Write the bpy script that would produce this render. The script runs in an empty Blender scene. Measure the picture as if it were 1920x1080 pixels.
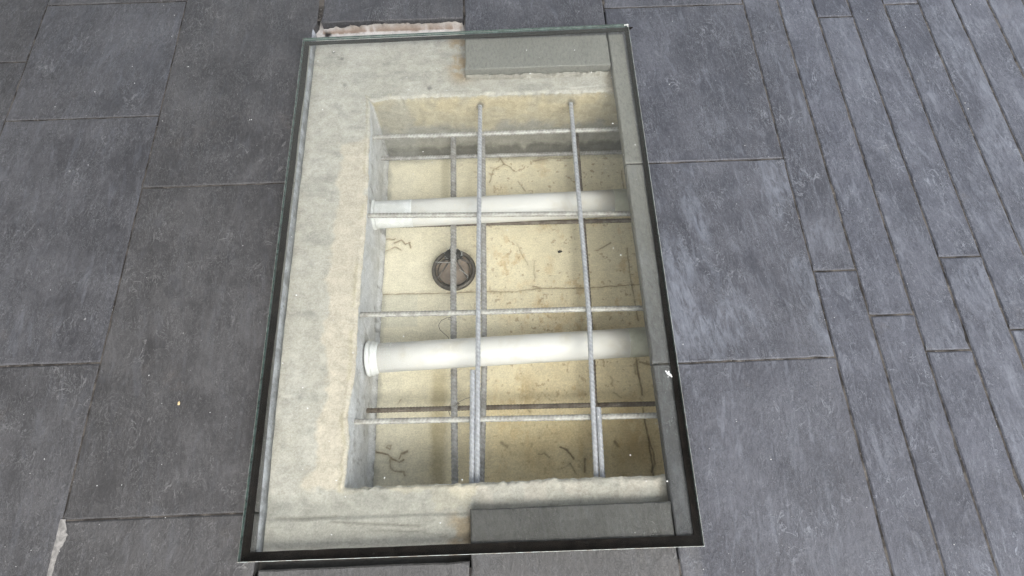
import bpy, bmesh, math, random
import numpy as np
from mathutils import Vector, Matrix
random.seed(7)
S = bpy.context.scene
COL = S.collection

# ------------------------------------------------------------------ camera
F, PITCH, ROLL, YAW, CX, CH = 1100.0, 1.1736985, -0.0114813, 0.0290225, 0.0882095, 1.2367010
cd = bpy.data.cameras.new('camera'); cam = bpy.data.objects.new('camera', cd); COL.objects.link(cam)
fw = Vector((math.sin(YAW)*math.cos(PITCH), math.cos(YAW)*math.cos(PITCH), -math.sin(PITCH)))
rt = Vector((math.cos(YAW), -math.sin(YAW), 0)); up = rt.cross(fw)
r2 = rt*math.cos(ROLL)+up*math.sin(ROLL); u2 = -rt*math.sin(ROLL)+up*math.cos(ROLL)
m = Matrix((r2, u2, -fw)).transposed().to_4x4(); m.translation = (CX, 0, CH)
cam.matrix_world = m
cd.sensor_width = 36; cd.lens = 36*F/1920; cd.clip_start = .01; cd.clip_end = 500
S.camera = cam

# ------------------------------------------------------------------ world, sun, exposure
SUN_EL, SUN_AZ = math.radians(56), math.radians(152)      # azimuth from +Y towards +X
w = bpy.data.worlds.new('World'); S.world = w; w.use_nodes = True
nt = w.node_tree; nt.nodes.clear()
sky = nt.nodes.new('ShaderNodeTexSky'); sky.sky_type = 'NISHITA'; sky.sun_disc = False
sky.sun_elevation = SUN_EL; sky.sun_rotation = SUN_AZ; sky.air_density = 1.0; sky.dust_density = 3.0
hs = nt.nodes.new('ShaderNodeHueSaturation'); hs.inputs['Saturation'].default_value = .42
bg = nt.nodes.new('ShaderNodeBackground'); bg.inputs['Strength'].default_value = .15
wo = nt.nodes.new('ShaderNodeOutputWorld')
nt.links.new(sky.outputs[0], hs.inputs['Color']); nt.links.new(hs.outputs[0], bg.inputs[0]); nt.links.new(bg.outputs[0], wo.inputs[0])
sl = bpy.data.lights.new('sun', 'SUN'); sl.energy = 0.5; sl.angle = math.radians(60); sl.color = (1, .95, .87)
so = bpy.data.objects.new('sun', sl); COL.objects.link(so)
sd = Vector((math.sin(SUN_AZ)*math.cos(SUN_EL), math.cos(SUN_AZ)*math.cos(SUN_EL), math.sin(SUN_EL)))
so.rotation_euler = sd.to_track_quat('Z', 'Y').to_euler(); so.location = (1.5, 2, 4)
S.view_settings.view_transform = 'Standard'; S.view_settings.look = 'None'
S.view_settings.gamma = 1; S.view_settings.use_curve_mapping = False
S.view_settings.exposure = 1.6
S.render.engine = 'CYCLES'
S.cycles.transparent_max_bounces = 16; S.cycles.max_bounces = 8; S.cycles.diffuse_bounces = 5

# ------------------------------------------------------------------ helpers
def link(o, parent=None):
    COL.objects.link(o)
    if parent is not None: o.parent = parent
    return o
def tag(o, label=None, cat=None, group=None, kind=None):
    if label: o['label'] = label
    if cat: o['category'] = cat
    if group: o['group'] = group
    if kind: o['kind'] = kind
    return o
def mesh_obj(name, verts, faces, mat, parent=None, smooth=False, loc=None):
    me = bpy.data.meshes.new(name)
    me.from_pydata([tuple(map(float, v)) for v in verts], [], faces)
    if mat: me.materials.append(mat)
    if smooth: me.polygons.foreach_set('use_smooth', [True]*len(me.polygons))
    me.update()
    o = bpy.data.objects.new(name, me)
    if loc: o.location = loc
    return link(o, parent)
def grid_obj(name, P, mat, parent=None, closed=False, col=None, flip=False, smooth=True):
    """P: (nu, nv, 3) array -> mesh; closed wraps the first axis; col (nu, nv, 3) becomes the albedo attribute"""
    nu, nv = P.shape[:2]
    I = np.arange(nu*nv).reshape(nu, nv)
    if closed: I2 = np.vstack([I, I[:1]])
    else: I2 = I
    a, b, c, d = I2[:-1, :-1], I2[1:, :-1], I2[1:, 1:], I2[:-1, 1:]
    q = np.stack([a, b, c, d], -1).reshape(-1, 4)
    if flip: q = q[:, ::-1]
    me = bpy.data.meshes.new(name)
    me.vertices.add(nu*nv); me.vertices.foreach_set('co', P.astype(np.float32).ravel())
    me.loops.add(q.size); me.loops.foreach_set('vertex_index', q.astype(np.int32).ravel())
    me.polygons.add(len(q)); me.polygons.foreach_set('loop_start', np.arange(0, q.size, 4, dtype=np.int32))
    me.polygons.foreach_set('use_smooth', np.full(len(q), smooth))
    me.update(calc_edges=True); me.validate()
    if col is not None:
        at = me.color_attributes.new('albedo', 'FLOAT_COLOR', 'POINT')
        c4 = np.concatenate([col.reshape(-1, 3), np.ones((nu*nv, 1))], 1).astype(np.float32)
        at.data.foreach_set('color', c4.ravel())
    me.materials.append(mat)
    return link(bpy.data.objects.new(name, me), parent)
rng = np.random.default_rng(11)
LAT = rng.random((256, 256))
def vn(x, y):
    xi = np.floor(x).astype(int); yi = np.floor(y).astype(int); fx = x-xi; fy = y-yi
    fx = fx*fx*(3-2*fx); fy = fy*fy*(3-2*fy)
    g = lambda i, j: LAT[i % 256, j % 256]
    return (g(xi, yi)*(1-fx)+g(xi+1, yi)*fx)*(1-fy)+(g(xi, yi+1)*(1-fx)+g(xi+1, yi+1)*fx)*fy
def fbm(x, y, sc, oc=5, rough=.55, off=0.):
    x = np.asarray(x, float)*sc+off*17.3+31; y = np.asarray(y, float)*sc+off*9.7+57
    s = 0; a = 1; t = 0
    for i in range(oc):
        s = s+a*vn(x, y); t += a; a *= rough; x = x*2.03+11.7; y = y*2.03+5.3
    return s/t
def sstep(a, b, x):
    t = np.clip((x-a)/(b-a), 0, 1); return t*t*(3-2*t)
def segdist(x, y, pts):
    d = np.full(x.shape, 9.)
    for (ax, ay), (bx, by) in zip(pts[:-1], pts[1:]):
        vx, vy = bx-ax, by-ay; L = vx*vx+vy*vy+1e-12
        t = np.clip(((x-ax)*vx+(y-ay)*vy)/L, 0, 1)
        d = np.minimum(d, np.hypot(x-ax-t*vx, y-ay-t*vy))
    return d
def polydist(x, y, pts):
    """signed distance, negative inside"""
    ins = np.zeros(x.shape, bool); n = len(pts)
    for i in range(n):
        x0, y0 = pts[i]; x1, y1 = pts[(i+1) % n]
        if y0 == y1: continue
        c = ((y0 > y) != (y1 > y)) & (x < (x1-x0)*(y-y0)/(y1-y0)+x0)
        ins ^= c
    d = segdist(x, y, list(pts)+[pts[0]])
    return np.where(ins, -d, d)
def mix(a, b, t): return a*(1-t[..., None])+np.array(b)*t[..., None]

class N:
    """small node-tree writer"""
    def __init__(s, name):
        s.m = bpy.data.materials.new(name); s.m.use_nodes = True; s.t = s.m.node_tree; s.t.nodes.clear()
        s.out = s.t.nodes.new('ShaderNodeOutputMaterial')
    def n(s, typ, **kw):
        nd = s.t.nodes.new('ShaderNode'+typ)
        for k, v in kw.items():
            if k.startswith('_'): setattr(nd, k[1:], v)
            else: s.put(nd, k.replace('__', ' '), v)
        return nd
    def put(s, nd, k, v):
        i = nd.inputs[int(k[1:])] if (k[0] == 'i' and k[1:].isdigit()) else nd.inputs[k]
        if isinstance(v, bpy.types.NodeSocket): s.t.links.new(v, i)
        elif isinstance(v, bpy.types.Node): s.t.links.new(v.outputs[0], i)
        else: i.default_value = v
    def math(s, op, a, b=0., c=None, clamp=False):
        nd = s.n('Math', _operation=op, _use_clamp=clamp, i0=a, i1=b)
        if c is not None: s.put(nd, 'i2', c)
        return nd.outputs[0]
    def noise(s, vec, sc, det=6, rough=.6, dist=0.):
        return s.n('TexNoise', Vector=vec, Scale=sc, Detail=det, Roughness=rough, Distortion=dist).outputs['Fac']
    def ramp(s, v, lo, hi, a=0., b=1.):
        nd = s.n('MapRange', _interpolation_type='SMOOTHSTEP', Value=v); 
        for k, q in (('From Min', lo), ('From Max', hi), ('To Min', a), ('To Max', b)): nd.inputs[k].default_value = q
        return nd.outputs[0]
    def mixc(s, f, a, b, mode='MIX'):
        nd = s.t.nodes.new('ShaderNodeMix'); nd.data_type = 'RGBA'; nd.blend_type = mode
        s.put(nd, 'i0', f)
        for k, v in ((6, a), (7, b)):
            if isinstance(v, tuple): v = (*v[:3], 1)
            s.put(nd, 'i%d' % k, v)
        return nd.outputs[2]
    def vec(s, src, scale=(1, 1, 1), loc=None):
        v = s.n('VectorMath', _operation='MULTIPLY', i0=src, i1=scale).outputs[0]
        if loc is not None: v = s.n('VectorMath', _operation='ADD', i0=v, i1=loc).outputs[0]
        return v
    def bump(s, h, dist, strength=1., nrm=None):
        nd = s.n('Bump', Height=h, Distance=dist, Strength=strength)
        if nrm is not None: s.put(nd, 'Normal', nrm)
        return nd.outputs[0]
    def bsdf(s, col, rough=.7, spec=.5, metal=0., nrm=None, **kw):
        p = s.n('BsdfPrincipled'); 
        s.put(p, 'Base Color', (*col, 1) if isinstance(col, tuple) else col); s.put(p, 'Roughness', rough)
        s.put(p, 'Specular IOR Level', spec); s.put(p, 'Metallic', metal)
        if nrm is not None: s.put(p, 'Normal', nrm)
        for k, v in kw.items(): s.put(p, k.replace('_', ' '), v)
        s.t.links.new(p.outputs[0], s.out.inputs[0]); return p

# ------------------------------------------------------------------ materials
def mat_slate():
    s = N('slate')
    geo = s.n('NewGeometry'); oi = s.n('ObjectInfo')
    rnd = oi.outputs['Random']
    off = s.n('CombineXYZ', X=s.math('MULTIPLY', rnd, 37.), Y=s.math('MULTIPLY', rnd, 53.), Z=s.math('MULTIPLY', rnd, 11.))
    pos = s.n('VectorMath', _operation='ADD', i0=geo.outputs['Position'], i1=off.outputs[0]).outputs[0]
    tone = s.n('Attribute', _attribute_type='OBJECT', _attribute_name='tone').outputs['Fac']
    blue = s.n('Attribute', _attribute_type='OBJECT', _attribute_name='blue').outputs['Fac']  # bluer slabs to the right: partly stone, partly sky sheen painted in
    streak = s.n('Attribute', _attribute_type='OBJECT', _attribute_name='streak').outputs['Fac']
    # grain runs along the slabs' length, slightly leaning
    vr = s.n('VectorRotate', _rotation_type='Z_AXIS', Vector=pos, Angle=s.math('MULTIPLY_ADD', rnd, .24, -.14))
    g1 = s.vec(vr.outputs[0], (1, .42, 1)); g2 = s.vec(vr.outputs[0], (1, .5, 1))
    broad = s.noise(pos, 5., 4, .6, .3)
    riv = s.noise(g2, 16., 8, .62, .8)
    fine = s.noise(g1, 170., 5, .7, .4)
    grit = s.noise(pos, 520., 3, .7)
    # hair-fine pale filaments: thin iso-lines of distorted noise, broken up by a mask
    fl = s.noise(g2, 26., 5, .55, 1.6)
    line = s.ramp(s.math('ABSOLUTE', s.math('SUBTRACT', fl, .5)), 0., .016, 1., 0.)
    fl2 = s.noise(s.vec(vr.outputs[0], (1.3, .5, 1), (3.1, 7.7, 0)), 74., 4, .6, 1.8)
    line2 = s.ramp(s.math('ABSOLUTE', s.math('SUBTRACT', fl2, .52)), 0., .026, 1., 0.)
    msk = s.ramp(s.noise(pos, 9., 3, .6), .48, .66)
    msk2 = s.ramp(s.noise(pos, 12., 5, .75), .36, .60)
    fil = s.math('ADD', s.math('MULTIPLY', line, msk), s.math('MULTIPLY', s.math('MULTIPLY', line2, msk2), .85), clamp=True)
    # pale cleaved patches
    pm = s.math('MULTIPLY', s.ramp(s.noise(s.vec(vr.outputs[0], (1, .45, 1), (9, 2, 0)), 7., 4, .6, .8), .46, .62), s.ramp(s.noise(s.vec(vr.outputs[0], (1, .25, 1), (4, 2, 0)), 70., 6, .72, 1.), .38, .62))
    pm = s.math('MULTIPLY', pm, streak)
    dark = s.mixc(blue, (.036, .035, .0345), (.033, .035, .045))
    lite = s.mixc(blue, (.080, .078, .077), (.088, .093, .112))
    k = s.math('ADD', s.math('MULTIPLY', s.math('SUBTRACT', broad, .5), 2.2), s.math('MULTIPLY', s.math('SUBTRACT', fine, .5), 2.0))
    k = s.math('ADD', k, s.math('MULTIPLY', s.math('SUBTRACT', riv, .5), 1.5))
    k = s.math('ADD', k, s.math('MULTIPLY', s.math('SUBTRACT', grit, .5), 2.6))
    k = s.math('ADD', s.math('ADD', k, .36), tone, clamp=True)
    c = s.mixc(k, dark, lite)
    c = s.mixc(s.math('MULTIPLY', s.ramp(s.noise(s.vec(vr.outputs[0], (1, .22, 1), (1, 8, 0)), 48., 5, .7, .9), .50, .68), s.math('MULTIPLY_ADD', blue, .28, .08)), c, (.20, .215, .245))
    c = s.mixc(s.math('MULTIPLY', fil, .85), c, s.mixc(blue, (.175, .172, .168), (.215, .23, .26)))
    c = s.mixc(s.math('MULTIPLY', pm, .55), c, (.21, .23, .265))
    brown = s.ramp(s.noise(s.vec(pos, (1, 1, 1), (5, 1, 0)), 7., 6, .7), .62, .78)
    c = s.mixc(s.math('MULTIPLY', brown, .22), c, (.13, .105, .08))
    dots = s.n('TexVoronoi', Vector=pos, Scale=75.); 
    dm = s.math('MULTIPLY', s.ramp(dots.outputs['Distance'], .035, .10, 1, 0), s.ramp(s.noise(pos, 30., 2), .55, .66))
    c = s.mixc(s.math('MULTIPLY', dm, .55), c, (.36, .36, .35))
    xyz = s.n('SeparateXYZ', Vector=geo.outputs['Position'])
    ux = s.math('MULTIPLY', s.ramp(xyz.outputs[0], -.437, -.428), s.ramp(xyz.outputs[0], .438, .446, 1, 0))
    uy = s.math('MULTIPLY', s.ramp(xyz.outputs[1], .05, 1.1, .14, 1.), s.ramp(xyz.outputs[1], 1.268, 1.276, 1, 0))
    ud = s.math('MULTIPLY', s.math('MULTIPLY', ux, uy), s.ramp(fine, .3, .6, .6, .9))
    c = s.mixc(ud, c, (.27, .265, .235))
    n1 = s.bump(riv, .0055, .8); n2 = s.bump(fine, .0016, .8, n1); n3 = s.bump(grit, .0006, .7, n2)
    n3 = s.bump(s.ramp(s.noise(g2, 9., 6, .55, 1.4), .44, .56), .0009, .6, n3)
    n4 = s.bump(fil, .0009, .8, n3)
    rough = s.ramp(riv, .3, .7, .42, .62)
    s.bsdf(c, rough, .5, nrm=n4)
    return s.m
def mat_albedo(name, sc=1., amp=1., rough=.85, spec=.3, b1=.002, b2=.0007, speck=.5):
    s = N(name); geo = s.n('NewGeometry'); pos = geo.outputs['Position']
    a = s.n('VertexColor', _layer_name='albedo').outputs[0]
    n1 = s.noise(pos, 38.*sc, 7, .65, .4); n2 = s.noise(pos, 260.*sc, 4, .7); n3 = s.noise(s.vec(pos, (.5, 2.4, 1)), 90., 4, .6)
    v = s.math('ADD', s.math('MULTIPLY', s.math('SUBTRACT', n1, .5), .85*amp), s.math('MULTIPLY', s.math('SUBTRACT', n2, .5), .9))
    v = s.math('ADD', s.math('ADD', v, s.math('MULTIPLY', s.math('SUBTRACT', n3, .5), .25)), 1.)
    vv = s.n('CombineColor', Red=v, Green=v, Blue=v).outputs[0]
    c = s.mixc(1., a, vv, 'MULTIPLY')
    d = s.n('TexVoronoi', Vector=pos, Scale=120.)
    dm = s.math('MULTIPLY', s.ramp(d.outputs['Distance'], .05, .16, 1, 0), s.ramp(s.noise(pos, 22., 3), .52, .68))
    c = s.mixc(s.math('MULTIPLY', dm, speck), c, (.14, .10, .06))
    nn = s.bump(n1, b1, .8); nn = s.bump(n2, b2, .8, nn)
    s.bsdf(c, rough, spec, nrm=nn)
    return s.m
def mat_simple(name, c1, c2, sc=60., rough=.6, spec=.4, metal=0., bd=.0006, stretch=(1, 1, 1), lo=.35, hi=.65, c3=None):
    s = N(name); pos = s.n('NewGeometry').outputs['Position']
    n1 = s.noise(s.vec(pos, stretch), sc, 6, .65, .3); n2 = s.noise(pos, sc*5, 3, .7)
    c = s.mixc(s.ramp(n1, lo, hi), c1, c2)
    if c3: c = s.mixc(s.ramp(n2, .58, .72), c, c3)
    if 'rebar' in name:
        rb = s.n('Attribute', _attribute_name='rib').outputs['Fac']
        c = s.mixc(s.ramp(rb, 0., .7, .38, 0.), c, s.mixc(.6, c, (.05, .042, .034)))
    s.bsdf(c, rough, spec, metal, nrm=s.bump(n2, bd, .8, s.bump(n1, bd*2, .6)))
    return s.m
def mat_glass():
    s = N('glass')
    geo = s.n('NewGeometry'); pos = geo.outputs['Position']
    ior = s.math('ADD', s.math('MULTIPLY', geo.outputs['Backfacing'], 1/1.5-1.5), 1.5)   # same reflectance on either side
    fr = s.n('Fresnel', IOR=ior).outputs[0]
    tr = s.n('BsdfTransparent', Color=(.972, .980, .966, 1)); gl = s.n('BsdfGlossy', Roughness=.035, Color=(.97, 1, .99, 1))
    a = s.n('MixShader', Fac=fr, i1=tr, i2=gl)
    # dust film (wiped streaks, residue, spots) plus a painted reflection veil far and left
    q = s.vec(pos, (.7, 1.6, 1))
    cl = s.noise(q, 4.5, 5, .6, .5); st = s.noise(s.vec(pos, (9, 1, 1)), 7., 4, .6)
    sp = s.n('TexVoronoi', Vector=pos, Scale=46.); spm = s.math('MULTIPLY', s.ramp(sp.outputs['Distance'], .03, .075, 1, 0), s.ramp(s.noise(pos, 14., 2), .55, .66))
    yy = s.n('SeparateXYZ', Vector=pos).outputs[1]
    d = s.math('ADD', s.math('MULTIPLY', s.ramp(cl, .4, .7), .006), s.math('MULTIPLY', s.ramp(st, .4, .75), .003))
    d = s.math('MULTIPLY', s.math('ADD', s.math('ADD', d, s.math('ADD', s.ramp(yy, .3, 1.25, .002, .050), s.math('MULTIPLY', s.ramp(yy, -.1, .9), s.ramp(s.n('SeparateXYZ', Vector=pos).outputs[0], -.42, .15, .018, 0.)))), s.math('MULTIPLY', spm, .05)), s.math('GREATER_THAN', s.n('SeparateXYZ', Vector=pos).outputs[2], .013), clamp=True)
    df = s.n('BsdfDiffuse', Color=(.66, .69, .64, 1))
    b = s.n('MixShader', Fac=d, i1=a, i2=df)
    s.t.links.new(b.outputs[0], s.out.inputs[0])
    return s.m
def mat_edge():
    s = N('glass_edge'); pos = s.n('NewGeometry').outputs['Position']
    n = s.noise(pos, 90., 4, .6)
    c = s.mixc(s.ramp(n, .3, .7), (.025, .052, .045), (.095, .15, .13))
    s.bsdf(c, .18, .6)
    return s.m
M = dict(
    slate=mat_slate(),
    grout=mat_simple('grout', (.026, .024, .022), (.11, .10, .088), 24., .95, .1, bd=.0015, lo=.38, hi=.66, c3=(.18, .17, .155)),
    concrete=mat_albedo('concrete', speck=.35),
    screed=mat_albedo('screed', amp=.45, b1=.0012, b2=.0004, speck=.55),
    wall=mat_albedo('pit_render', b1=.003, b2=.001, speck=.3),
    glass=mat_glass(), edge=mat_edge(),
    inter=mat_simple('interlayer', (.42, .47, .44), (.25, .22, .18), 60, .5),
    black=mat_simple('black_rubber', (.007, .006, .006), (.015, .012, .011), 40, .9, .03, bd=.0003, c3=(.026, .023, .021)),
    steel=mat_simple('grey_rebar', (.42, .43, .465), (.56, .57, .61), 70, .5, .5, .25, bd=.0003, c3=(.40, .37, .34)),
    steel2=mat_simple('dusty_rebar', (.36, .345, .32), (.54, .53, .50), 55, .6, .4, .1, bd=.0003, c3=(.30, .25, .19)),
    steel3=mat_simple('dull_rebar', (.30, .29, .28), (.47, .465, .46), 55, .7, .4, .1, bd=.0003, c3=(.16, .12, .09)),
    rust=mat_simple('brown_rebar', (.13, .105, .085), (.25, .22, .19), 45, .8, .3, .1, bd=.0004, c3=(.16, .10, .06)),
    pvc=mat_simple('white_pipe', (.64, .61, .55), (.70, .69, .665), 14, .4, .5, bd=.0002, lo=.28, hi=.5, c3=(.75, .72, .65)),
    pvc2=mat_simple('grey_green_sleeve', (.36, .355, .29), (.46, .45, .37), 20, .6, .4, bd=.0003),
    tape=mat_simple('white_collar', (.66, .67, .66), (.80, .81, .81), 30, .5, .4, bd=.0005),
    iron=mat_simple('cast_iron', (.085, .075, .065), (.16, .145, .13), 70, .55, .5, .3, bd=.0005, c3=(.06, .05, .045)),
    disc=mat_simple('brown_disc', (.30, .25, .22), (.42, .35, .29), 30, .6, .4, .1, bd=.0006, c3=(.42, .27, .16)),
    tar=mat_simple('tarry_black', (.012, .012, .012), (.035, .033, .03), 120, .5, .5, bd=.002),
    wire=mat_simple('tie_wire', (.12, .105, .09), (.22, .20, .18), 90, .6, .5, .4),
    wirel=mat_simple('pale_wire', (.42, .42, .42), (.60, .60, .58), 90, .5, .5, .2),
    white=mat_simple('white_crumb', (.62, .62, .60), (.78, .78, .76), 200, .8, .2),
    smear=mat_simple('mortar_smear', (.17, .165, .155), (.30, .29, .27), 70, .9, .1, bd=.001, c3=(.12, .12, .115)),
    plaster=mat_simple('plaster', (.36, .34, .30), (.42, .40, .36), 3, .9, .1, bd=.002),
    added_darkwall=mat_simple('added_dark_cladding', (.10, .085, .07), (.14, .12, .10), 3, .8, .2, bd=.002),
    bead=mat_simple('pale_bead', (.17, .175, .185), (.36, .375, .40), 26, .6, .4, bd=.0008, c3=(.14, .135, .13)),
    timber=mat_simple('added_soffit_timber', (.16, .145, .12), (.24, .22, .19), 3, .8, .2, bd=.002),
    seed=mat_simple('seed', (.55, .42, .22), (.65, .52, .30), 200, .7, .2),
)

# ------------------------------------------------------------------ pavement: grout bed with the slabs as its parts
HX0, HX1, HY0, HY1 = -.428, .412, -.056, 1.362      # where the floor was opened up
def make_pavement():
    R = 60.
    xs = [-R, HX0, HX1, R]; ys = [-R, HY0, HY1, R]; z = -.0024
    v = [(x, y, z) for y in ys for x in xs]; f = []
    for j in range(3):
        for i in range(3):
            if i == 1 and j == 1: continue
            a = j*4+i; f.append((a, a+1, a+5, a+4))
    o = mesh_obj('pavement', v, f, M['grout']); tag(o, kind='structure')
    return o
pav = make_pavement()
def slab(x0, x1, y0, y1, tone=0., blue=0., streak=0., T=.025, dz=0., ragged=0., name='slate_tile', shear=None):
    gr = random.Random(int(x1*997)+int(y1*1013)); g = .0008+.0008*gr.random(); dz += gr.uniform(-.0007, .0006)
    x0 += g; x1 -= g; y0 += g; y1 -= g
    rnd = random.Random(int(x0*1000)*7919+int(y0*1000))
    tilt = [(rnd.random()-.5)*.0010 for _ in range(4)]
    def outline(inset, z, jit):
        pts = []
        cor = [(x0, y0), (x1, y0), (x1, y1), (x0, y1)]
        for i in range(4):
            (ax, ay), (bx, by) = cor[i], cor[(i+1) % 4]
            L = math.hypot(bx-ax, by-ay); n = max(3, int(L/.02)); nx, ny = (by-ay)/L, -(bx-ax)/L
            for k in range(n):
                t = k/n
                px, py = ax+(bx-ax)*t, ay+(by-ay)*t
                h = (fbm(np.array([px*1.0+nx*3]), np.array([py+ny*5]), 38, 3, .7, i)[0]-.5)*2*jit
                h2 = max(0, fbm(np.array([px+nx*3]), np.array([py+ny*5]), 60, 2, .7, i+9)[0]-.68)*.012
                if k == 0: h = h2 = 0
                d = inset+max(0, h*.0008+.0002)+(h2 if inset > 0 else h2*.5)+(ragged*abs(h)*.002)
                px -= nx*d; py -= ny*d
                if k == 0:
                    px += (inset if ax == x0 else -inset)*.0 ; py += (inset if ay == y0 else -inset)
                u, vv = (px-x0)/(x1-x0), (py-y0)/(y1-y0)
                zz = z+dz+(tilt[0]*(1-u)+tilt[1]*u)*(1-vv)+(tilt[2]*(1-u)+tilt[3]*u)*vv
                if shear and px > (x0+x1)/2: px += shear(py)-x1*1
                pts.append((px, py, zz))
        return pts
    a = outline(.0032, 0., 1.0); b = outline(.0004, -.0022, 1.0); c = outline(.0004, -T, 1.0)
    # butt inner ring in so that the top face is one flat n-gon
    n = len(a); v = c+b+a; f = []
    for r in range(2):
        for i in range(n):
            j = (i+1) % n; f.append((r*n+i, r*n+j, (r+1)*n+j, (r+1)*n+i))
    f.append(tuple(range(2*n, 3*n))); f.append(tuple(reversed(range(n))))
    o = mesh_obj(name, v, f, M['slate'], pav)
    o['tone'] = float(tone); o['blue'] = float(blue); o['streak'] = float(streak)
    return o
def column(x0, x1, joints, props=None, blue=0., streak=0.):
    for i in range(len(joints)-1):
        p = (props or {}).get(i, {})
        slab(x0, x1, joints[i], joints[i+1], tone=p.get('tone', random.uniform(-.08, .08)), blue=p.get('blue', blue),
             streak=p.get('streak', streak), T=p.get('T', .025), dz=p.get('dz', 0), ragged=p.get('ragged', 0), shear=p.get('shear'))
def sawn(y): return -.4155 if y < -.045 or y > 1.353 else float(np.interp(y, [-.045, .24, .475, 1.353], [-.4095, -.4175, -.4205, -.4245]))-.0005
column(-1.6, -1.2, [-.62, -.10, .55, 1.246, 1.9], blue=.12)
column(-1.2, -.8, [-.85, -.28, .380, 1.045, 1.456, 2.0], {1: dict(tone=.08, blue=.12), 2: dict(tone=.08, blue=.28), 3: dict(tone=.10, blue=.25, streak=.15), 4: dict(tone=-.1, blue=.1)}, blue=.05)
column(-.8, -.414, [-.62, .059, .8245, 1.60, 2.2], {0: dict(tone=.0, blue=.0, shear=sawn), 1: dict(tone=-.03, blue=0., shear=sawn), 2: dict(tone=.0, blue=.03, shear=sawn)})
slab(-.405, 0, -.66, -.043, tone=-.05, blue=.05, ragged=1)
slab(-.405, 0, 1.353, 1.98, tone=.0, blue=.2, ragged=2)
slab(0, .4, -.55, .0505, tone=-.12, blue=.05, ragged=1)
slab(0, .4, 1.163, 1.75, tone=.03, blue=.45, ragged=1)
column(.4, .8, [-.86, -.24, .3275, .8435, 1.373, 1.95], {1: dict(tone=.02, blue=.72, streak=.12), 2: dict(tone=.06, blue=.7, streak=.9), 3: dict(tone=.0, blue=.68, streak=.08), 4: dict(tone=-.02, blue=.55)}, blue=.6)
column(.8, .9, [-.75, -.35, .5315, 1.72], {1: dict(tone=.0, streak=.1), 2: dict(tone=-.03, streak=.35, blue=.75)}, blue=.9)
column(.9, 1.0, [-.9, -.2, .4185, 1.45, 2.0], {2: dict(tone=.04, streak=.3)}, blue=.95)
column(1.0, 1.1, [-.6, .3315, 1.312, 1.9], {0: dict(tone=.0, blue=1.), 1: dict(tone=.08, streak=.45)}, blue=.95)
column(1.1, 1.2, [-.8, -.12, .5545, 1.58], {1: dict(tone=.12, streak=.7, blue=1.), 2: dict(tone=.05, streak=.15)}, blue=1.)
column(1.2, 1.3, [-.5, .3725, 1.353, 1.95], {0: dict(tone=.02, streak=.4), 1: dict(tone=.06, streak=.45)}, blue=1.)
column(1.3, 1.4, [-.9, -.3, 1.56, 2.1], {1: dict(tone=.05, streak=.75), 2: dict(tone=.1, streak=.3)}, blue=1.)
column(1.4, 1.5, [-.6, .3, 1.7], {1: dict(tone=.14)}, blue=1.)
column(1.5, 1.6, [-.4, .35, 1.9], {0: dict(tone=.12, streak=.5), 1: dict(tone=.12, streak=.4)}, blue=1.)
column(1.6, 1.7, [.2, .9, 1.8], {1: dict(tone=.14)}, blue=1.)
column(1.7, 1.8, [.4, 1.5], blue=1.)

def bead():
    v = []; f = []; n = 160
    for k in range(n+1):
        y = -.03+1.36*k/n; x = sawn(y)+.0002
        wv = .0022*(.5+fbm(np.array([y]), np.array([.3]), 30, 3, .6, 61)[0])
        for dx, z in ((-.001, -.0012), (.0006, -.0016), (.0012+wv*.5, -.011), (.001+wv, -.0262), (-.001, -.0262)): v.append((x+dx, y, z))
    for k in range(n):
        for j in range(4): a = k*5+j; f.append((a, a+1, a+6, a+5))
    return mesh_obj('sealant_bead', v, f, M['bead'], pav, smooth=True)
bead()

# ------------------------------------------------------------------ concrete bed round the opening
FZ = -.27; BZ = -.0285
RX0, RX1, RY0, RY1 = -.2545, .490, .101, 1.100
OX0, OX1, OY0, OY1 = -.45, .54, -.085, 1.39
def rim_points(step=.003):
    """rim point, matching outer point and outward normal, anticlockwise from the near left corner"""
    cor = [(RX0, RY0), (RX1, RY0), (RX1, RY1), (RX0, RY1)]; ocr = [(OX0, OY0), (OX1, OY0), (OX1, OY1), (OX0, OY1)]
    nr = [(0, -1), (1, 0), (0, 1), (-1, 0)]
    P = []; Q = []; Nn = []; side = []
    for i in range(4):
        a, b = np.array(cor[i]), np.array(cor[(i+1) % 4]); c, d = np.array(ocr[i]), np.array(ocr[(i+1) % 4])
        n = int(np.linalg.norm(b-a)/step); t = (np.arange(n)/n)[:, None]
        P.append(a+(b-a)*t); Q.append(c+(d-c)*t); Nn.append(np.tile(np.array(nr[i], float), (n, 1))); side += [i]*n
    return np.vstack(P), np.vstack(Q), np.vstack(Nn), np.array(side)
RP, RQ, RN, RS = rim_points()
big = (fbm(RP[:, 0], RP[:, 1], 9, 2, .5, 1)-.5)*.014
small = (fbm(RP[:, 0], RP[:, 1], 95, 4, .7, 2)-.5)*.011
loc_l = np.where(RS == 3, np.interp(RP[:, 1], [.10, .13, .2, .25, .34, .52, .75, .9, 1.02, 1.075, 1.10], [.008, .003, -.001, .010, -.004, -.003, -.009, -.004, .001, .004, .012]), 0)
loc_f = np.where(RS == 2, np.interp(RP[:, 0], [-.25, -.2, -.1, .49], [-.006, .0, .003, .0]), 0)
RIM = RP+RN*(big*.2+small*np.where(RS == 3, .5, .75)+loc_l*.7+loc_f)[:, None]
NS = len(RIM)
tt = np.concatenate([np.linspace(0, .05, 8, endpoint=False), np.linspace(.05, 1, 62)])
BXY = RIM[:, None, :]*(1-tt[None, :, None])+RQ[:, None, :]*tt[None, :, None]
bx, by = BXY[..., 0], BXY[..., 1]
drim = np.linalg.norm(BXY-RIM[:, None, :], axis=-1)
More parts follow.
